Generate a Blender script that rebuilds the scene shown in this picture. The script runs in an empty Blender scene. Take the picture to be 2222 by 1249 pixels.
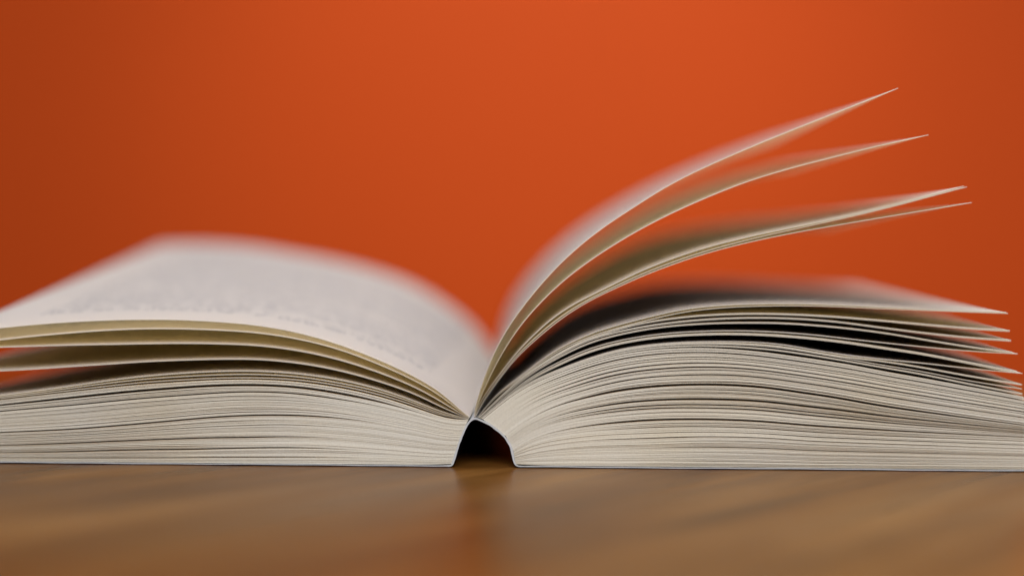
import bpy, math, random
import numpy as np
from mathutils import Matrix, Vector

random.seed(11)
rng = np.random.default_rng(11)
sc = bpy.context.scene
MM = 0.001

# ------------------------------------------------------------------ camera
PW, PH, FPX = 2222.0, 1249.0, 3600.0          # photograph size, focal length in its pixels
CAM = np.array([22.3, -360.0, 49.6])          # millimetres; the book's cut edge is the plane y = 0
YAW, PITCH, ROLL = math.atan(139 / FPX), math.atan(104.5 / FPX), 0.0031
fwd = np.array([-math.sin(YAW) * math.cos(PITCH), math.cos(YAW) * math.cos(PITCH), -math.sin(PITCH)])
r0 = np.array([math.cos(YAW), math.sin(YAW), 0.0])
u0 = np.cross(r0, fwd)
rgt = math.cos(ROLL) * r0 + math.sin(ROLL) * u0
upv = -math.sin(ROLL) * r0 + math.cos(ROLL) * u0

cd = bpy.data.cameras.new('camera')
cam = bpy.data.objects.new('camera', cd)
sc.collection.objects.link(cam)
sc.camera = cam
m = Matrix.Identity(4)
for i in range(3):
    m[i][0], m[i][1], m[i][2], m[i][3] = rgt[i], upv[i], -fwd[i], CAM[i] * MM
cam.matrix_world = m
cd.sensor_width = 36.0
cd.lens = FPX / PW * 36.0
cd.clip_start, cd.clip_end = 0.01, 50.0
cd.dof.use_dof = True
cd.dof.focus_distance = 0.3615
cd.dof.aperture_fstop = 3.3
cd.dof.aperture_blades = 0

# ------------------------------------------------------------------ world, lamps, exposure
w = bpy.data.worlds.new('World')
sc.world = w
w.use_nodes = True
w.node_tree.nodes['Background'].inputs[0].default_value = (0.85, 0.92, 1.0, 1)
w.node_tree.nodes['Background'].inputs[1].default_value = 0.11


def lamp(name, kind, loc, target, power, size=None, color=(1, 1, 1), **kw):
    d = bpy.data.lights.new(name, kind)
    d.energy = power
    d.color = color
    if kind == 'AREA':
        d.shape = 'RECTANGLE'
        d.size, d.size_y = size
    for k, v in kw.items():
        setattr(d, k, v)
    o = bpy.data.objects.new(name, d)
    sc.collection.objects.link(o)
    o.location = loc
    o.rotation_euler = (Vector(target) - Vector(loc)).to_track_quat('-Z', 'Y').to_euler()
    return o


lamp('softbox_lamp', 'AREA', (0.06, -0.75, 0.57), (0.0, 0.05, 0.02), 8.6, (0.7, 0.5), (1.0, 0.98, 0.98))
lamp('overhead_lamp', 'AREA', (0.02, 0.12, 0.95), (0.0, 0.1, 0.02), 5.3, (0.6, 0.6), (0.90, 0.95, 1.0))
lamp('side_fill_lamp', 'AREA', (0.72, 0.48, 0.34), (0.08, 0.04, 0.04), 3.0, (0.5, 0.5), (1.0, 0.95, 0.9))  # unseen fill added to lift the dark gaps between the right-hand pages
lamp('backdrop_vignette_lamp', 'SPOT', (0.0, 0.12, 0.80), (-0.01, 0.9, 0.18), 13.2, None, (0.93, 1.0, 0.86),
     spot_size=math.radians(41), spot_blend=1.0, shadow_soft_size=0.08)  # added spot; its falloff and tint stand in for lens vignetting on the wall

sc.view_settings.view_transform = 'Standard'
sc.view_settings.look = 'None'
sc.view_settings.gamma = 1.0
sc.view_settings.exposure = 0.0
sc.view_settings.use_curve_mapping = False
sc.render.engine = 'CYCLES'
sc.cycles.max_bounces = 14
sc.cycles.diffuse_bounces = 12
sc.cycles.glossy_bounces = 4
sc.cycles.transmission_bounces = 8
sc.cycles.use_denoising = True
sc.cycles.sample_clamp_indirect = 6.0


# ------------------------------------------------------------------ materials
def mat(name):
    mt = bpy.data.materials.new(name)
    mt.use_nodes = True
    nt = mt.node_tree
    nt.nodes.clear()
    out = nt.nodes.new('ShaderNodeOutputMaterial')
    return mt, nt, out


def N(nt, kind, **props):
    n = nt.nodes.new(kind)
    for k, v in props.items():
        setattr(n, k, v)
    return n


def mathn(nt, op, a, b=None, c=None, clamp=False):
    n = nt.nodes.new('ShaderNodeMath')
    n.operation = op
    n.use_clamp = clamp
    for i, v in enumerate((a, b, c)):
        if v is None:
            continue
        if isinstance(v, (int, float)):
            n.inputs[i].default_value = v
        else:
            nt.links.new(v, n.inputs[i])
    return n.outputs[0]


def mixc(nt, fac, a, b, blend='MIX'):
    n = nt.nodes.new('ShaderNodeMix')
    n.data_type = 'RGBA'
    n.blend_type = blend
    for sock, v in ((n.inputs['Factor'], fac), (n.inputs[6], a), (n.inputs[7], b)):
        if isinstance(v, (int, float)):
            sock.default_value = v
        elif isinstance(v, tuple):
            sock.default_value = (*v, 1)
        else:
            nt.links.new(v, sock)
    return n.outputs[2]


def ramp(nt, src, stops):
    n = nt.nodes.new('ShaderNodeValToRGB')
    el = n.color_ramp.elements
    while len(el) < len(stops):
        el.new(0.5)
    for e, (p, c) in zip(el, stops):
        e.position = p
        e.color = (*c, 1) if isinstance(c, tuple) else (c, c, c, 1)
    nt.links.new(src, n.inputs[0])
    return n.outputs[0]


PAPER = (0.845, 0.842, 0.95)


def paper_material(name, printed, translucency, PAPER=PAPER):
    """Book paper: thin, slightly see-through; printed leaves carry lines of text inside margins (UV in mm)."""
    mt, nt, out = mat(name)
    L = nt.links.new
    uv = N(nt, 'ShaderNodeUVMap', uv_map='page_mm').outputs[0]
    sep = N(nt, 'ShaderNodeSeparateXYZ')
    L(uv, sep.inputs[0])
    u, v = sep.outputs[0], sep.outputs[1]
    nz = N(nt, 'ShaderNodeTexNoise')
    L(uv, nz.inputs['Vector'])
    nz.inputs['Scale'].default_value = 0.05
    nz.inputs['Detail'].default_value = 4
    base = mixc(nt, nz.outputs[0], tuple(c * 0.97 for c in PAPER), tuple(min(1, c * 1.03) for c in PAPER))
    if printed:
        lead = 4.35
        row = mathn(nt, 'FLOOR', mathn(nt, 'DIVIDE', v, lead))
        fr = mathn(nt, 'FRACT', mathn(nt, 'DIVIDE', v, lead))
        band = mathn(nt, 'MULTIPLY', mathn(nt, 'GREATER_THAN', fr, 0.25), mathn(nt, 'LESS_THAN', fr, 0.72))
        # words: one-dimensional noise along the line, a new one for each line
        cw = N(nt, 'ShaderNodeCombineXYZ')
        L(mathn(nt, 'MULTIPLY', u, 0.17), cw.inputs[0])
        L(mathn(nt, 'MULTIPLY', row, 7.31), cw.inputs[1])
        wn = N(nt, 'ShaderNodeTexVoronoi', feature='DISTANCE_TO_EDGE', voronoi_dimensions='2D')
        wn.inputs['Scale'].default_value = 1.0
        L(cw.outputs[0], wn.inputs['Vector'])
        word = mathn(nt, 'GREATER_THAN', wn.outputs['Distance'], 0.07)
        cl = N(nt, 'ShaderNodeCombineXYZ')
        L(mathn(nt, 'MULTIPLY', u, 1.15), cl.inputs[0])
        L(mathn(nt, 'MULTIPLY', v, 0.75), cl.inputs[1])
        ln = N(nt, 'ShaderNodeTexNoise', noise_dimensions='2D')
        ln.inputs['Scale'].default_value = 1.0
        ln.inputs['Detail'].default_value = 1
        L(cl.outputs[0], ln.inputs['Vector'])
        letter = mathn(nt, 'GREATER_THAN', ln.outputs[0], 0.50)
        # the last line of a paragraph stops short
        wr = N(nt, 'ShaderNodeTexWhiteNoise', noise_dimensions='1D')
        L(row, wr.inputs['W'])
        short = mathn(nt, 'MULTIPLY', mathn(nt, 'GREATER_THAN', wr.outputs[0], 0.83), 45.0)
        m1 = mathn(nt, 'MULTIPLY', mathn(nt, 'GREATER_THAN', u, mathn(nt, 'ADD', 13.0, short)), mathn(nt, 'LESS_THAN', u, 106.0))
        m2 = mathn(nt, 'MULTIPLY', mathn(nt, 'GREATER_THAN', v, 17.4), mathn(nt, 'LESS_THAN', v, 174.0))
        ink = mathn(nt, 'MULTIPLY', mathn(nt, 'MULTIPLY', band, word), mathn(nt, 'MULTIPLY', letter, mathn(nt, 'MULTIPLY', m1, m2)))
        base = mixc(nt, mathn(nt, 'MULTIPLY', ink, 0.45), base, (0.045, 0.043, 0.045))
    df = N(nt, 'ShaderNodeBsdfDiffuse')
    L(base, df.inputs[0])
    tr = N(nt, 'ShaderNodeBsdfTranslucent')
    L(mixc(nt, 1.0, base, (1.15, 1.06, 0.68), 'MULTIPLY'), tr.inputs[0])
    mx = N(nt, 'ShaderNodeMixShader')
    mx.inputs[0].default_value = translucency
    L(df.outputs[0], mx.inputs[1])
    L(tr.outputs[0], mx.inputs[2])
    L(mx.outputs[0], out.inputs[0])
    return mt


def edge_material():
    """Cut edges of the leaves: rougher, greyer cream, a little different from leaf to leaf."""
    mt, nt, out = mat('cut_paper_edge')
    L = nt.links.new
    oi = N(nt, 'ShaderNodeObjectInfo')
    tc = N(nt, 'ShaderNodeTexCoord')
    mp = N(nt, 'ShaderNodeMapping')
    mp.inputs['Scale'].default_value = (1, 1, 6)
    L(tc.outputs['Object'], mp.inputs[0])
    nz = N(nt, 'ShaderNodeTexNoise')
    nz.inputs['Scale'].default_value = 420
    nz.inputs['Detail'].default_value = 3
    L(mp.outputs[0], nz.inputs['Vector'])
    k = mathn(nt, 'ADD', mathn(nt, 'MULTIPLY', oi.outputs['Random'], 0.16), mathn(nt, 'MULTIPLY', nz.outputs[0], 0.24))
    fine = N(nt, 'ShaderNodeTexNoise')
    fine.inputs['Scale'].default_value = 2200
    fine.inputs['Detail'].default_value = 2
    L(tc.outputs['Object'], fine.inputs['Vector'])
    age = N(nt, 'ShaderNodeTexNoise')
    age.inputs['Scale'].default_value = 38
    age.inputs['Detail'].default_value = 4
    L(tc.outputs['Object'], age.inputs['Vector'])
    k = mathn(nt, 'ADD', k, mathn(nt, 'MULTIPLY', mathn(nt, 'SUBTRACT', fine.outputs[0], 0.5), 0.9))
    col = mixc(nt, mathn(nt, 'ADD', k, 0.3, clamp=True), (0.60, 0.58, 0.51), (0.82, 0.795, 0.72))
    col = mixc(nt, ramp(nt, age.outputs[0], [(0.35, 0.0), (0.75, 0.55)]), col, mixc(nt, 1.0, col, (1.0, 0.93, 0.78), 'MULTIPLY'))
    df = N(nt, 'ShaderNodeBsdfDiffuse')
    L(col, df.inputs[0])
    L(df.outputs[0], out.inputs[0])
    return mt


def cover_materials():
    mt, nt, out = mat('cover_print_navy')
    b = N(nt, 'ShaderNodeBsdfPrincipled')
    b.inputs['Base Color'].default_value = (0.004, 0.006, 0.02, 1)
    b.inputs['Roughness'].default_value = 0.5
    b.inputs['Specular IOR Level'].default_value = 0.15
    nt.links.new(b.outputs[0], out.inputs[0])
    m2, nt, out = mat('cover_board_white')
    b = N(nt, 'ShaderNodeBsdfPrincipled')
    tc = N(nt, 'ShaderNodeTexCoord')
    nz = N(nt, 'ShaderNodeTexNoise')
    nz.inputs['Scale'].default_value = 700
    nt.links.new(tc.outputs['Object'], nz.inputs['Vector'])
    nt.links.new(mixc(nt, nz.outputs[0], (0.42, 0.44, 0.46), (0.64, 0.66, 0.68)), b.inputs['Base Color'])
    b.inputs['Roughness'].default_value = 0.6
    nt.links.new(b.outputs[0], out.inputs[0])
    return mt, m2


def wood_material():
    mt, nt, out = mat('walnut_wood')
    L = nt.links.new
    tc = N(nt, 'ShaderNodeTexCoord')
    rot = N(nt, 'ShaderNodeMapping')
    rot.inputs['Rotation'].default_value = (0, 0, math.radians(-52))       # grain runs diagonally over the table
    L(tc.outputs['Object'], rot.inputs[0])

    def noise(scale, sx, sy, detail, rough=0.55, dist=0.0):
        mp = N(nt, 'ShaderNodeMapping')
        mp.inputs['Scale'].default_value = (sx, sy, 1)
        L(rot.outputs[0], mp.inputs[0])
        n = N(nt, 'ShaderNodeTexNoise')
        n.inputs['Scale'].default_value = scale
        n.inputs['Detail'].default_value = detail
        n.inputs['Roughness'].default_value = rough
        n.inputs['Distortion'].default_value = dist
        L(mp.outputs[0], n.inputs['Vector'])
        return n.outputs[0]
    broad = noise(22, 0.35, 1.6, 3, 0.5, 0.6)
    sx = N(nt, 'ShaderNodeSeparateXYZ')
    L(tc.outputs['Object'], sx.inputs[0])
    broad = mathn(nt, 'ADD', broad, mathn(nt, 'MULTIPLY', mathn(nt, 'MINIMUM', mathn(nt, 'MAXIMUM', sx.outputs[0], -0.15), 0.15), 0.75))   # paler sapwood to one side
    streak = noise(60, 0.12, 2.2, 5, 0.6, 0.3)
    pore = noise(420, 0.05, 3.5, 4, 0.7)
    col = ramp(nt, broad, [(0.28, (0.095, 0.034, 0.006)), (0.49, (0.165, 0.067, 0.014)), (0.72, (0.262, 0.124, 0.036))])
    st = ramp(nt, streak, [(0.32, 0.70), (0.5, 1.0), (0.7, 1.10)])
    col = mixc(nt, 0.8, col, st, 'MULTIPLY')
    pr = ramp(nt, pore, [(0.36, 0.45), (0.46, 0.95), (0.62, 1.12)])
    col = mixc(nt, 0.85, col, pr, 'MULTIPLY')
    rs = N(nt, 'ShaderNodeSeparateXYZ')                                    # two dark figure marks in the grain
    L(rot.outputs[0], rs.inputs[0])
    for cx, cy, lx, wy, amt in ((-0.0071, -0.0753, 0.030, 0.0035, 0.55), (-0.0323, -0.0480, 0.012, 0.0030, 0.5)):
        e = mathn(nt, 'ADD', mathn(nt, 'POWER', mathn(nt, 'DIVIDE', mathn(nt, 'SUBTRACT', rs.outputs[0], cx), lx), 2),
                  mathn(nt, 'POWER', mathn(nt, 'ABSOLUTE', mathn(nt, 'DIVIDE', mathn(nt, 'SUBTRACT', rs.outputs[1], cy), wy)), 2))
        e = mathn(nt, 'ADD', e, mathn(nt, 'MULTIPLY', mathn(nt, 'SUBTRACT', streak, 0.5), 3.0))
        mk = mathn(nt, 'MULTIPLY', mathn(nt, 'SUBTRACT', 1.0, mathn(nt, 'MULTIPLY', e, 0.6), clamp=True), amt, clamp=True)
        col = mixc(nt, mk, col, (0.05, 0.026, 0.010))
    b = N(nt, 'ShaderNodeBsdfPrincipled')
    L(col, b.inputs['Base Color'])
    L(mathn(nt, 'ADD', 0.22, mathn(nt, 'MULTIPLY', streak, 0.16)), b.inputs['Roughness'])
    b.inputs['IOR'].default_value = 1.45
    b.inputs['Specular IOR Level'].default_value = 0.11
    bp = N(nt, 'ShaderNodeBump')
    bp.inputs['Strength'].default_value = 0.12
    bp.inputs['Distance'].default_value = 0.0003
    L(pore, bp.inputs['Height'])
    L(bp.outputs[0], b.inputs['Normal'])
    L(b.outputs[0], out.inputs[0])
    return mt


def wall_material():
    mt, nt, out = mat('orange_wall_paint')
    L = nt.links.new
    tc = N(nt, 'ShaderNodeTexCoord')
    nz = N(nt, 'ShaderNodeTexNoise')
    nz.inputs['Scale'].default_value = 3
    nz.inputs['Detail'].default_value = 6
    L(tc.outputs['Object'], nz.inputs['Vector'])
    b = N(nt, 'ShaderNodeBsdfPrincipled')
    L(mixc(nt, nz.outputs[0], (0.65, 0.074, 0.007), (0.71, 0.083, 0.009)), b.inputs['Base Color'])
    b.inputs['Roughness'].default_value = 0.55
    b.inputs['Specular IOR Level'].default_value = 0.10
    L(b.outputs[0], out.inputs[0])
    return mt


M_PRINT = paper_material('book_paper_printed', True, 0.61)
M_PAGE = paper_material('book_paper', False, 0.40, (0.86, 0.80, 0.69))
M_EDGE = edge_material()
M_NAVY, M_BOARD = cover_materials()
M_WOOD = wood_material()
M_WALL = wall_material()


# ------------------------------------------------------------------ mesh helpers
def link(name, verts, faces, mats, parent=None, midx=None, smooth=None, uv=None):
    me = bpy.data.meshes.new(name)
    me.from_pydata([tuple(float(c) * MM for c in p) for p in verts], [], faces)
    for mt in mats:
        me.materials.append(mt)
    if midx is not None:
        me.polygons.foreach_set('material_index', midx)
    if smooth is not None:
        me.polygons.foreach_set('use_smooth', smooth)
    if uv is not None:
        lay = me.uv_layers.new(name='page_mm')
        vi = np.zeros(len(me.loops), dtype=np.int32)
        me.loops.foreach_get('vertex_index', vi)
        lay.data.foreach_set('uv', np.asarray(uv, dtype=np.float32)[vi].ravel())
    me.update()
    o = bpy.data.objects.new(name, me)
    sc.collection.objects.link(o)
    if parent is not None:
        o.parent = parent
    return o


def slab(name, lo, hi, mats, bevel=0.0):
    (x0, y0, z0), (x1, y1, z1) = lo, hi
    v = [(x0, y0, z0), (x1, y0, z0), (x1, y1, z0), (x0, y1, z0), (x0, y0, z1), (x1, y0, z1), (x1, y1, z1), (x0, y1, z1)]
    f = [(0, 3, 2, 1), (4, 5, 6, 7), (0, 1, 5, 4), (1, 2, 6, 5), (2, 3, 7, 6), (3, 0, 4, 7)]
    o = link(name, v, f, mats)
    if bevel:
        b = o.modifiers.new('bevel', 'BEVEL')
        b.width = bevel * MM
        b.segments = 3
    return o


def plane_point(px, py, Y=0.0):
    """The point of the plane y = Y (book frame, mm) seen at a pixel of the photograph; returns (x, z)."""
    d = fwd * FPX + rgt * (px - PW / 2) - upv * (py - PH / 2)
    t = (Y - CAM[1]) / d[1]
    p = CAM + d * t
    return np.array([p[0], p[2]])


def resample(P, n, length=None, smooth=3):
    """Catmull-Rom through the points, even steps of arc length; made `length` long if given."""
    P = np.asarray(P, float)
    Q = np.vstack([2 * P[0] - P[1], P, 2 * P[-1] - P[-2]])
    out = []
    for i in range(1, len(Q) - 2):
        p0, p1, p2, p3 = Q[i - 1], Q[i], Q[i + 1], Q[i + 2]
        d0 = max(np.linalg.norm(p1 - p0) ** 0.5, 1e-6); d1 = max(np.linalg.norm(p2 - p1) ** 0.5, 1e-6); d2 = max(np.linalg.norm(p3 - p2) ** 0.5, 1e-6)
        m1 = (p1 - p0) / d0 - (p2 - p0) / (d0 + d1) + (p2 - p1) / d1
        m2 = (p2 - p1) / d1 - (p3 - p1) / (d1 + d2) + (p3 - p2) / d2
        m1, m2 = m1 * d1, m2 * d1
        for t in np.linspace(0, 1, 16, endpoint=False):
            out.append((2 * t**3 - 3 * t**2 + 1) * p1 + (t**3 - 2 * t**2 + t) * m1 + (-2 * t**3 + 3 * t**2) * p2 + (t**3 - t**2) * m2)
    out.append(Q[-2])
    C = np.array(out)

    def even(C):
        s = np.r_[0, np.cumsum(np.linalg.norm(np.diff(C, axis=0), axis=1))]
        if length is not None and s[-1] < length:
            e = C[-1] - C[-6]
            C = np.vstack([C, C[-1] + e / np.linalg.norm(e) * (length - s[-1] + 0.01)])
            s = np.r_[0, np.cumsum(np.linalg.norm(np.diff(C, axis=0), axis=1))]
        q = np.linspace(0, length if length is not None else s[-1], n)
        return np.c_[np.interp(q, s, C[:, 0]), np.interp(q, s, C[:, 1])], s[-1]
    C, raw = even(C)
    for _ in range(smooth):
        C[1:-1] = 0.5 * C[1:-1] + 0.25 * (C[:-2] + C[2:])
    return C


def px_curve(pts, n, Y=0.0, length=None, smooth=3):
    return resample([plane_point(x, y, Y) for x, y in pts], n, length, smooth)


def sstep(a, b, x):
    t = np.clip((x - a) / (b - a), 0, 1)
    return t * t * (3 - 2 * t)


def normals(C):
    t = np.gradient(C, axis=0)
    t /= np.linalg.norm(t, axis=1)[:, None] + 1e-12
    return np.c_[-t[:, 1], t[:, 0]]


# ------------------------------------------------------------------ the setting
table = slab('tabletop', (-620, -620, -26), (640, 212, 0), [M_WOOD], 1.5)
table['kind'] = 'structure'
table['label'] = 'glossy brown walnut tabletop with diagonal grain under the book'
wall = slab('wall', (-1700, 900, -700), (1740, 940, 1500), [M_WALL])
wall['kind'] = 'structure'
wall['label'] = 'plain orange painted wall behind the table'

# ------------------------------------------------------------------ the book
book = bpy.data.objects.new('book', None)
sc.collection.objects.link(book)
book.empty_display_size = 0.02
book['label'] = 'thick open paperback book lying face up on the wooden table with pages fanned'
book['category'] = 'book'

DEPTH = 190.0
NS = 72


def leaf(lo, up, lo_r=None, up_r=None, ny=1, mats=None, y0=0.0, y1=DEPTH, mirror=False, name='page'):
    """One sheet between a lower and an upper curve (front cut edge), to the rear curves at the far end."""
    n = len(lo)
    lo_r = lo if lo_r is None else lo_r
    up_r = up if up_r is None else up_r
    vs = np.linspace(0, 1, ny + 1)
    V, UV = [], []
    su = np.linspace(0, 121, n)
    for A, B in ((lo, lo_r), (up, up_r)):
        for v in vs:
            C = A * (1 - v) + B * v
            y = y0 + (y1 - y0) * v
            V.append(np.c_[C[:, 0], np.full(n, y), C[:, 1]])
            UV.append(np.c_[su, np.full(n, y)])
    V = np.vstack(V)
    UV = np.vstack(UV)
    k = ny + 1
    lo_i = lambda j, i: j * n + i
    up_i = lambda j, i: (k + j) * n + i
    F, MI, SM = [], [], []
    for j in range(ny):
        for i in range(n - 1):
            F.append((lo_i(j, i), lo_i(j + 1, i), lo_i(j + 1, i + 1), lo_i(j, i + 1)))
            F.append((up_i(j, i), up_i(j, i + 1), up_i(j + 1, i + 1), up_i(j + 1, i)))
            MI += [0, 0]
            SM += [True, True]
    for i in range(n - 1):
        F.append((lo_i(0, i), lo_i(0, i + 1), up_i(0, i + 1), up_i(0, i)))
        F.append((lo_i(ny, i), up_i(ny, i), up_i(ny, i + 1), lo_i(ny, i + 1)))
        MI += [1, 1]
        SM += [False, False]
    for j in range(ny):
        F.append((lo_i(j, 0), up_i(j, 0), up_i(j + 1, 0), lo_i(j + 1, 0)))
        F.append((lo_i(j, n - 1), lo_i(j + 1, n - 1), up_i(j + 1, n - 1), up_i(j, n - 1)))
        MI += [1, 1]
        SM += [False, False]
    if mirror:
        F = [f[::-1] for f in F]
    o = link(name, V, F, mats, book, MI, SM, UV)
    # sharp border between sheet faces and cut edges
    me = o.data
    mi = np.array(MI)
    me.set_sharp_from_angle(angle=math.radians(50))
    return o


def jit():
    return float(rng.normal(0, 0.06))


T_FREE = 0.115


def free_leaf(C, R, side, t=T_FREE, mats=(M_PRINT, M_EDGE)):
    nC, nR = normals(C), normals(R)
    if nC[:, 1].mean() < 0:
        nC, nR = -nC, -nR
    h = ((0.035 + (t - 0.035) * sstep(0.0, 0.24, np.linspace(0, 1, len(C)))) / 2)[:, None]
    return leaf(C - nC * h, C + nC * h, R - nR * h, R + nR * h, ny=14, mats=list(mats), y0=jit(), y1=DEPTH + jit(), mirror=(side < 0))


def dense(G, counts, cracks, side, seed, root_s=0.05):
    """Packed leaves between guide curves G (bottom to top). cracks[k] = list of
    (fraction, width mm, start s, closing factor) inside band k."""
    r = np.random.default_rng(seed)
    s = np.linspace(0, 1, NS)
    for b, n in enumerate(counts):
        A, B = G[b], G[b + 1]
        H = np.linalg.norm(B - A, axis=1)
        gaps = np.zeros((n, NS))
        gaps += 0.004
        for k in range(n):                                  # hair lines between the leaves
            if r.random() < 0.45:
                s0 = r.uniform(0.05, 0.5)
                e = r.uniform(0.4, 1.0)
                s1 = min(1.2, s0 + r.uniform(0.3, 1.0))
                gaps[k] += r.uniform(0.025, 0.115) * sstep(s0, s0 + 0.12, s) * (1 - sstep(s1 - .15, s1, s) * e)
        for f, wd, s0, e in cracks[b]:
            k = min(n - 1, int(f * n))
            gaps[k] += 1.7 * wd * sstep(s0 - 0.02, s0 + 0.2, s) * (1 - (1 - e) * sstep(0.62, 1.0, s))
        tot = gaps.sum(0)
        sc_ = np.minimum(1, 0.55 * H / np.maximum(tot, 1e-6))
        gaps *= sc_
        th = (H - gaps.sum(0)) / n
        z = np.zeros(NS)
        for k in range(n):
            lo = z.copy()
            up = lo + th
            z = up + gaps[k]
            fl, fu = (lo / H)[:, None], (up / H)[:, None]
            L_ = A * (1 - fl) + B * fl
            U_ = A * (1 - fu) + B * fu
            leaf(L_, U_, mats=[M_PAGE, M_EDGE], y0=jit(), y1=DEPTH + jit(), mirror=(side < 0))


LEN = 121.0
C_ = lambda pts, **k: px_curve(pts, NS, 0.0, LEN, **k)
R_ = lambda pts, **k: px_curve(pts, NS, DEPTH, LEN, **k)

# ---- left half, free leaves (front cut edges, traced at the plane y = 0)
L1 = C_([(1019, 905), (1012, 900.5), (956, 851), (900, 817), (816, 778), (732, 746), (648, 722), (564, 706.6), (476, 698.2), (392, 694), (308, 693.2), (235, 694.6), (157, 698.2), (78, 703.8), (0, 711.4), (-80, 720), (-160, 731)])
L2 = C_([(1018.5, 905.6), (1011, 902), (956, 859), (900, 826), (816, 788), (732, 757), (648, 736), (560, 722.3), (476, 716.4), (392, 713.6), (308, 713.6), (235, 716.4), (157, 722), (78, 729), (0, 737.5), (-80, 747), (-165, 758)])
L3 = C_([(1018, 906.2), (1010, 903.5), (956, 870.6), (900, 840), (816, 806), (732, 779.5), (648, 761), (562, 750), (476, 746), (392, 745), (308, 745.9), (235, 747.3), (157, 748.7), (78, 751), (0, 753.4), (-80, 756), (-180, 760)])
L4 = C_([(1017.5, 906.8), (1009, 905), (956, 882), (900, 855), (816, 825.7), (732, 803), (648, 788), (562, 780), (476, 779.3), (392, 781.5), (308, 785), (235, 790), (157, 795), (78, 800.5), (0, 804.7), (-80, 808), (-185, 812)])
L5 = C_([(1017, 907.6), (1008, 906.5), (956, 893), (900, 870.6), (816, 842.6), (732, 823), (648, 811), (562, 805.2), (476, 805.6), (392, 810), (308, 817), (235, 825.7), (157, 837), (78, 848), (0, 858), (-80, 868), (-190, 880)])
L6 = C_([(1016.7, 908.3), (1007, 907.7), (956, 897), (900, 874.5), (816, 848), (732, 830), (648, 817.5), (562, 812.3), (476, 813), (392, 817), (308, 823), (235, 831), (157, 841), (78, 851.5), (0, 861), (-80, 871), (-190, 884)])
L7 = C_([(1016.4, 909), (1006, 908.8), (956, 900), (900, 879.5), (816, 854), (732, 835.5), (648, 824), (562, 819.5), (476, 820), (392, 824), (308, 829.5), (235, 837), (157, 846), (78, 855), (0, 864), (-80, 874), (-190, 887)])
B0 = C_([(1016, 910), (1004, 911), (984, 911), (956, 904), (900, 884.6), (816, 859), (732, 841), (648, 829), (564, 824), (480, 824), (392, 828.5), (308, 834), (235, 841), (157, 849.6), (78, 858.5), (0, 867.5), (-80, 878), (-195, 892)])
Bm = C_([(1000, 947), (984, 949), (900, 932), (816, 918), (732, 908.5), (648, 904), (560, 903.4), (476, 907), (392, 914), (308, 921.6), (157, 933.6), (0, 940.5), (-100, 945), (-210, 950)])
ZB = 0.55                                                        # top of the cover boards
xb_l = plane_point(983, 1003)[0]
Bb = resample([(xb_l, ZB + 0.25), (xb_l - 4, ZB + 0.05), (xb_l - 20, ZB), (xb_l - 60, ZB), (xb_l - 121, ZB)], NS, LEN)

L1r = px_curve([(1080, 778), (1050, 734), (1018, 698), (955, 650), (892, 615), (830, 592), (740, 568), (648, 551), (548, 535), (448, 528), (385, 528), (318, 532)], NS, DEPTH, 124.5)
dL = L1r - L1
L2r, L3r, L4r = L2 + dL * 0.80, L3 + dL * 0.55, L4 + dL * 0.20
L5r, L6r, L7r = L5 + dL * 0.04, L6 + dL * 0.02, L7
for C, R in ((L1, L1r), (L2, L2r), (L3, L3r), (L4, L4r), (L5, L5r), (L6, L6r), (L7, L7r)):
    free_leaf(C, R, -1)
dense([Bb, Bm, B0], [58, 44],
      [[(0.03, .05, .1, .3), (0.13, .16, .15, .2), (0.22, .06, .2, .3), (0.31, .22, .15, .15), (0.40, .05, .3, .3), (0.55, .24, .2, .4), (0.66, .05, .2, .5), (0.80, .12, .15, .6), (0.90, .05, .2, .5)],
       [(0.0, .26, .12, .7), (0.1, .08, .2, .5), (0.22, .06, .2, .5), (0.30, .05, .2, .5), (0.48, .07, .2, .5), (0.60, .05, .2, .5), (0.72, .22, .1, .9), (0.8, .06, .1, .9), (0.86, .36, .05, .6)]],
      -1, 5)

# ---- right half
K0x = plane_point(1119, 1006)[0]
Kb = resample([(K0x, ZB + 0.25), (K0x + 4, ZB + 0.05), (K0x + 20, ZB), (K0x + 60, ZB), (K0x + 121, ZB)], NS, LEN)
K3 = C_([(1114, 977), (1150, 954), (1200, 938.7), (1272, 926), (1344, 919), (1434, 913.5), (1542, 912.8), (1650, 917), (1760, 926), (1916, 935), (2060, 942), (2222, 949), (2320, 954)])
K2 = C_([(1098, 946), (1130, 921), (1200, 884.7), (1272, 865), (1344, 850.5), (1434, 840.7), (1542, 837.8), (1650, 843), (1760, 858), (1808, 865), (1916, 884), (2024, 899), (2222, 924), (2300, 934)])
R12 = C_([(1048, 909), (1084, 880), (1115, 856), (1153, 834), (1200, 814), (1272, 788), (1344, 769), (1434, 757), (1542, 755), (1650, 763), (1700, 769.5), (1844, 791), (1916, 805), (2024, 824), (2083, 835), (2166, 850), (2222, 860.8), (2270, 870)])
R11 = C_([(1047, 908.6), (1084, 879), (1115, 854.5), (1153, 831.5), (1200, 811.5), (1272, 785), (1344, 765), (1434, 752.5), (1542, 749), (1650, 755), (1700, 760.5), (1808, 777), (1916, 796), (2000, 810.5), (2104, 832), (2222, 854), (2260, 861)])
R10 = C_([(1046.3, 908.3), (1084, 878.3), (1115, 853.4), (1153, 829.8), (1200, 809.6), (1272, 782.8), (1344, 762.3), (1434, 749.6), (1542, 745.5), (1650, 750), (1700, 755), (1808, 772.5), (1916, 792), (2000, 805.5), (2104, 826), (2222, 844), (2255, 849)])
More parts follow.
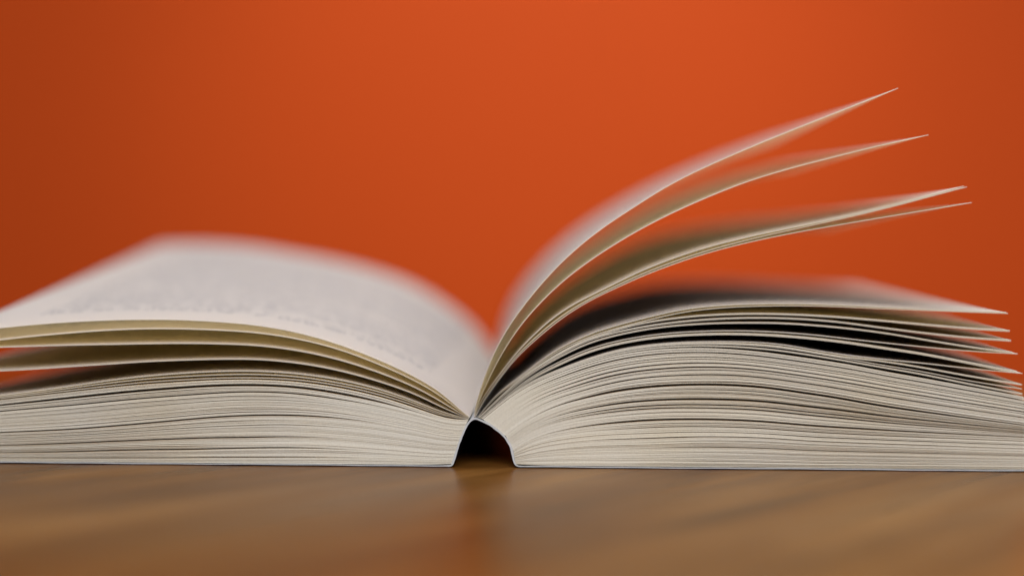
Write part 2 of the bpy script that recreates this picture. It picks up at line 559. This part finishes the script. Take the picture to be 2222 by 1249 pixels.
R9 = C_([(1045.6, 908), (1084, 877.6), (1115, 852.4), (1153, 828.3), (1200, 808), (1272, 781), (1344, 760.4), (1434, 747.5), (1542, 743), (1650, 746.5), (1700, 751.5), (1808, 770), (1916, 783), (2000, 796), (2104, 815), (2222, 834), (2250, 838)])
T0 = C_([(1045, 907.6), (1084, 876.6), (1115, 851), (1153, 826), (1200, 806), (1272, 779), (1344, 758), (1434, 745.4), (1542, 740.8), (1650, 743), (1700, 747.7), (1808, 766.5), (1916, 779.5), (2000, 787.5), (2104, 799), (2222, 810), (2235, 811)])
R8 = C_([(1043, 907), (1084, 873), (1115, 846), (1153, 819), (1200, 795), (1272, 763), (1344, 743), (1434, 729), (1542, 722.8), (1650, 724), (1760, 732), (1844, 742), (1916, 753), (2000, 765.5), (2104, 785.5), (2208, 806.5)])
R7b = C_([(1042, 906.6), (1084, 872), (1115, 844.5), (1153, 816.5), (1200, 791.5), (1272, 758.8), (1344, 738.7), (1434, 724.5), (1542, 718), (1650, 718.6), (1760, 726), (1844, 735.5), (1916, 743.5), (2000, 752), (2104, 761.5), (2212, 767.5)])
R7 = C_([(1040, 906), (1084, 867), (1115, 838), (1153, 809), (1200, 780.5), (1272, 745), (1344, 724.5), (1434, 708.5), (1542, 700.3), (1650, 699), (1700, 700), (1808, 708), (1916, 720.7), (2024, 738.7), (2132, 755.5), (2205, 764.5)])
R6 = C_([(1039, 905.7), (1084, 864), (1115, 834.5), (1153, 805.5), (1200, 776), (1272, 738), (1380, 710.5), (1488, 695.5), (1596, 688.8), (1700, 689), (1808, 696), (1916, 710), (2000, 720.5), (2104, 731.5), (2200, 738)])
R5 = C_([(1038, 905.4), (1084, 861), (1115, 831.5), (1153, 803.5), (1200, 772), (1254, 744), (1308, 723.6), (1380, 702.7), (1488, 686.5), (1596, 680), (1700, 680.5), (1808, 686), (1916, 694.8), (2024, 704.8), (2132, 713.5), (2200, 717)])
R4b = C_([(1036.6, 905), (1050, 890), (1078, 858.4), (1115, 830), (1152, 802), (1198, 769), (1246, 744), (1294, 725), (1342, 711), (1400, 696), (1484, 677), (1568, 667.6), (1652, 664), (1736, 663.3), (1808, 665), (1916, 669.6), (2024, 674), (2132, 678), (2194, 680)])
R4 = C_([(1036, 904.6), (1049, 888.5), (1076.8, 856), (1115, 827.5), (1152, 799), (1198, 765), (1246, 739.3), (1294, 719.3), (1342, 705), (1400, 689.7), (1484, 671), (1568, 662.4), (1652, 659.3), (1736, 659), (1808, 661.2), (1916, 666.4), (2024, 671.8), (2132, 675.8), (2188, 677.6)])
R3c = C_([(1032, 903.8), (1037, 893), (1051, 867), (1077, 832), (1102, 798), (1128, 768), (1150, 748), (1198, 706.5), (1246, 672), (1294, 644.8), (1342, 622.4), (1400, 596.5), (1512, 555.8), (1624, 525.8), (1736, 502.6), (1800, 491.4), (1874, 478.6), (1940, 467.6), (2028, 452.8), (2114, 438.4)])
R3b = C_([(1031.3, 903.4), (1036.4, 889), (1051, 863), (1077, 828), (1102, 794), (1128, 764), (1150, 743), (1198, 701), (1246, 667.5), (1294, 641), (1342, 618), (1400, 591.5), (1512, 550.8), (1624, 520), (1736, 494.6), (1800, 480.6), (1874, 463.8), (1940, 447.5), (2028, 424), (2103, 404)])
R3a = C_([(1030.6, 903), (1035.6, 882), (1051, 857.5), (1077, 822), (1102, 788.5), (1128, 757.5), (1150, 734.5), (1198, 691.3), (1246, 659.3), (1294, 635.2), (1342, 611.5), (1400, 584), (1512, 543.2), (1624, 514), (1736, 490.6), (1800, 477.5), (1874, 461.3), (1940, 445), (2028, 421.5), (2097, 402)])
R2 = C_([(1029.6, 902.8), (1033.3, 884), (1048.7, 848.4), (1064, 815), (1082, 779.3), (1102.4, 745.5), (1131, 704), (1184, 645), (1226, 606.5), (1268, 574), (1324, 536.4), (1380, 502.8), (1436, 473.3), (1512, 438), (1624, 393.3), (1736, 359.6), (1800, 343.4), (1896, 319), (2018.6, 291.8)])
R1 = C_([(1028, 902.4), (1029, 893), (1036, 863.8), (1048.7, 825.3), (1064, 784.4), (1082, 746), (1108, 702), (1142, 655.5), (1188, 601), (1226, 562), (1268, 525), (1324, 483), (1380, 446.7), (1436, 411), (1500, 376.7), (1588, 337), (1676, 299.7), (1764, 264.5), (1874, 221), (1950, 191)])

R1r = R_([(1088, 771), (1089, 738), (1095, 704), (1113, 654), (1146, 605), (1196, 549), (1252, 502), (1307, 465), (1362, 433), (1418, 404), (1474, 378), (1566, 340), (1690, 296)])
R2r = R_([(1089, 771), (1092, 735), (1102, 700), (1135, 648), (1190, 590), (1240, 551), (1300, 514), (1400, 455), (1512, 410), (1624, 378), (1760, 350)])
R3r = R_([(1090, 771), (1098, 740), (1115, 712), (1160, 662), (1230, 607), (1300, 565), (1400, 520), (1512, 494), (1624, 480), (1736, 471), (1840, 467)])
R3cr = R_([(1091, 771), (1100, 742), (1120, 716), (1168, 668), (1238, 616), (1306, 576), (1406, 533), (1516, 510), (1628, 496), (1738, 488), (1850, 486)])

free_right = [(R1, R1r), (R2, R2r), (R3a, R3r), (R3b, R3b + (R3r - R3a)), (R3c, R3cr), (R4, R4), (R4b, R4b)]
lower = [R5, R5 - normals(R5) * 0.22, R6, R6 - normals(R6) * 0.22, R7, R7 - normals(R7) * 0.2, R7b, R8, R8 - normals(R8) * 0.17, R8 - normals(R8) * 0.34,
         T0, R9, R9 - normals(R9) * 0.16, R10, R11, R11 - normals(R11) * 0.18]
sq = np.linspace(0, 1, NS)[:, None]
for k, C in enumerate(lower):                                     # small differences in how far each leaf reaches
    pass
# keep every leaf above the next: push apart where traced lines touch
chain = [R12 + normals(R12) * 0.06] + lower[::-1] + [p[0] for p in free_right[::-1]]
tmin = 0.04 + (T_FREE - 0.028) * sstep(0.0, 0.24, np.linspace(0, 1, NS))
for k in range(1, len(chain)):
    n = normals(chain[k - 1])
    d = ((chain[k] - chain[k - 1]) * n).sum(1)
    push = np.maximum(0, tmin - d)
    chain[k] = chain[k] + n * push[:, None]
pushed = chain[1:]
low_p = pushed[:len(lower)]
free_p = pushed[len(lower):][::-1]
for C in low_p:
    free_leaf(C, C, 1)
for C, (C0, R) in zip(free_p, free_right):
    free_leaf(C, R + (C - C0), 1)
dense([Kb, K3, K2, R12], [62, 44, 46],
      [[(0.02, .05, .1, .3), (0.1, .05, .2, .3), (.18, .07, .1, .4), (.3, .06, .2, .3), (.42, .1, .15, .5), (.56, .08, .15, .5), (.66, .12, .1, .5), (.76, .1, .1, .6), (.88, .13, .1, .6), (.95, .1, .1, .6)],
       [(0.0, .30, .05, .5), (.1, .08, .1, .6), (.25, .1, .1, .6), (.42, .2, .05, .6), (.48, .22, .05, .5), (.62, .3, .05, .5), (.8, .12, .1, .6), (.9, .1, .1, .6)],
       [(0.0, .42, .05, .5), (.05, .14, .1, .6), (.14, .1, .1, .6), (.24, .22, .05, .8), (.37, .12, .05, .9), (.45, .26, .05, .9), (.56, .22, .05, .8), (.66, .1, .05, .9), (.73, .12, .05, .9), (.86, .22, .05, 1.2), (.93, .1, .05, .9)]],
      1, 8)


# ---- cover: two boards and the arched spine, one folded sheet of white card printed navy outside
def strip(name, P, th, ii, ink, y0=-0.25, y1=DEPTH + 0.3):
    """Part of a folded sheet: P = inner face; thickness goes to the right of the path's direction."""
    n = -normals(P)[ii]
    P, th, ink = P[ii], th[ii][:, None], ink[ii][:, None]
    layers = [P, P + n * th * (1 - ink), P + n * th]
    k = len(P)
    V, F, MI = [], [], []
    for y in (y0, y1):
        for Q in layers:
            V.append(np.c_[Q[:, 0], np.full(k, y), Q[:, 1]])
    V = np.vstack(V)
    ix = lambda yy, l, i: (yy * 3 + l) * k + i
    for i in range(k - 1):
        F.append((ix(0, 0, i), ix(1, 0, i), ix(1, 0, i + 1), ix(0, 0, i + 1))); MI.append(0)
        F.append((ix(0, 2, i), ix(0, 2, i + 1), ix(1, 2, i + 1), ix(1, 2, i))); MI.append(1)
        for l in (0, 1):
            F.append((ix(0, l, i), ix(0, l, i + 1), ix(0, l + 1, i + 1), ix(0, l + 1, i))); MI.append(l)
            F.append((ix(1, l, i), ix(1, l + 1, i), ix(1, l + 1, i + 1), ix(1, l, i + 1))); MI.append(l)
    for i in (0, k - 1):
        for l in (0, 1):
            F.append((ix(0, l, i), ix(0, l + 1, i), ix(1, l + 1, i), ix(1, l, i))); MI.append(l)
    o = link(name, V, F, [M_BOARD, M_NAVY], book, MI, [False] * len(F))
    import bmesh
    bm = bmesh.new()
    bm.from_mesh(o.data)
    bmesh.ops.recalc_face_normals(bm, faces=bm.faces)
    bm.to_mesh(o.data)
    bm.free()
    return o


# inner face of the folded sheet: left board, up over the arched spine, down to the right board
arch_px = [(980.6, 1004.5), (980.8, 1001), (984.3, 990.7), (990.7, 971), (998.4, 949), (1006, 931), (1015, 914.6), (1021.5, 908), (1029.8, 904.2), (1039.4, 907),
           (1054.8, 912.7), (1072.7, 923.6), (1088, 936.4), (1100.9, 950.5), (1110, 964.6), (1115, 982.5), (1117.3, 998), (1119.5, 1005)]
arch = np.array([plane_point(x, y) for x, y in arch_px])
arch[:, 1] -= 0.10
ZI = 0.42
xl, xr = arch[0, 0], arch[-1, 0]
wave = lambda x: ZI + 0.03 * math.sin(x * 0.11) + 0.025 * math.sin(x * 0.37 + 1.0)
prof = [(x, wave(x)) for x in np.linspace(xl - 122.5, xl - 3.0, 42)] + [(xl - 1.2, ZI + 0.03), (xl - 0.35, ZI + 0.10)]
prof += [tuple(p) for p in arch]
prof += [(xr + 0.5, ZI + 0.10), (xr + 1.4, ZI + 0.03)] + [(x, wave(x)) for x in np.linspace(xr + 3.2, xr + 122.5, 42)]
P = resample(prof, 1600, None, 4)
crumple = np.convolve(np.random.default_rng(3).normal(0, 1, 1600), np.hanning(13) / np.hanning(13).sum(), 'same')
iL = int(np.argmin(np.hypot(P[:, 0] - arch[1, 0], P[:, 1] - arch[1, 1])))
iR = int(np.argmin(np.hypot(P[:, 0] - arch[-2, 0], P[:, 1] - arch[-2, 1])))
arc = np.arange(len(P)) / (len(P) - 1)
aL, aR = arc[iL], arc[iR]
TH = 0.36 + 0.10 * sstep(aL - .002, aL + .004, arc) * (1 - sstep(aR - .004, aR + .002, arc)) + 0.16 * np.exp(-((arc - aR + 0.008) / 0.007) ** 2) + 0.12 * np.exp(-((arc - aL - 0.002) / 0.006) ** 2)
TH += 0.09 * crumple * sstep(aL - .001, aL + .004, arc) * (1 - sstep(aR - .004, aR + .001, arc))
TH = np.maximum(TH, 0.3)
INK_SHADE = 0.50 - 0.36 * sstep(aL - .01, aL, arc) * (1 - sstep(aR, aR + .01, arc))  # navy print, made thicker at board edges so its colour doubles as contact shadow


def thin(i0, i1, keep):
    """Every sample near the folds, fewer along the flat boards."""
    return [i for i in range(i0, i1 + 1) if i in (i0, i1) or keep[i] or i % 12 == 0]


near = (np.abs(arc - aL) < 0.03) | (np.abs(arc - aR) < 0.03)
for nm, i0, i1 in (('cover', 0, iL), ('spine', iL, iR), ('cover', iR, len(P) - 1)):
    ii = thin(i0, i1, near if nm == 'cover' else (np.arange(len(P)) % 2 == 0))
    strip(nm, P, TH, ii, INK_SHADE)
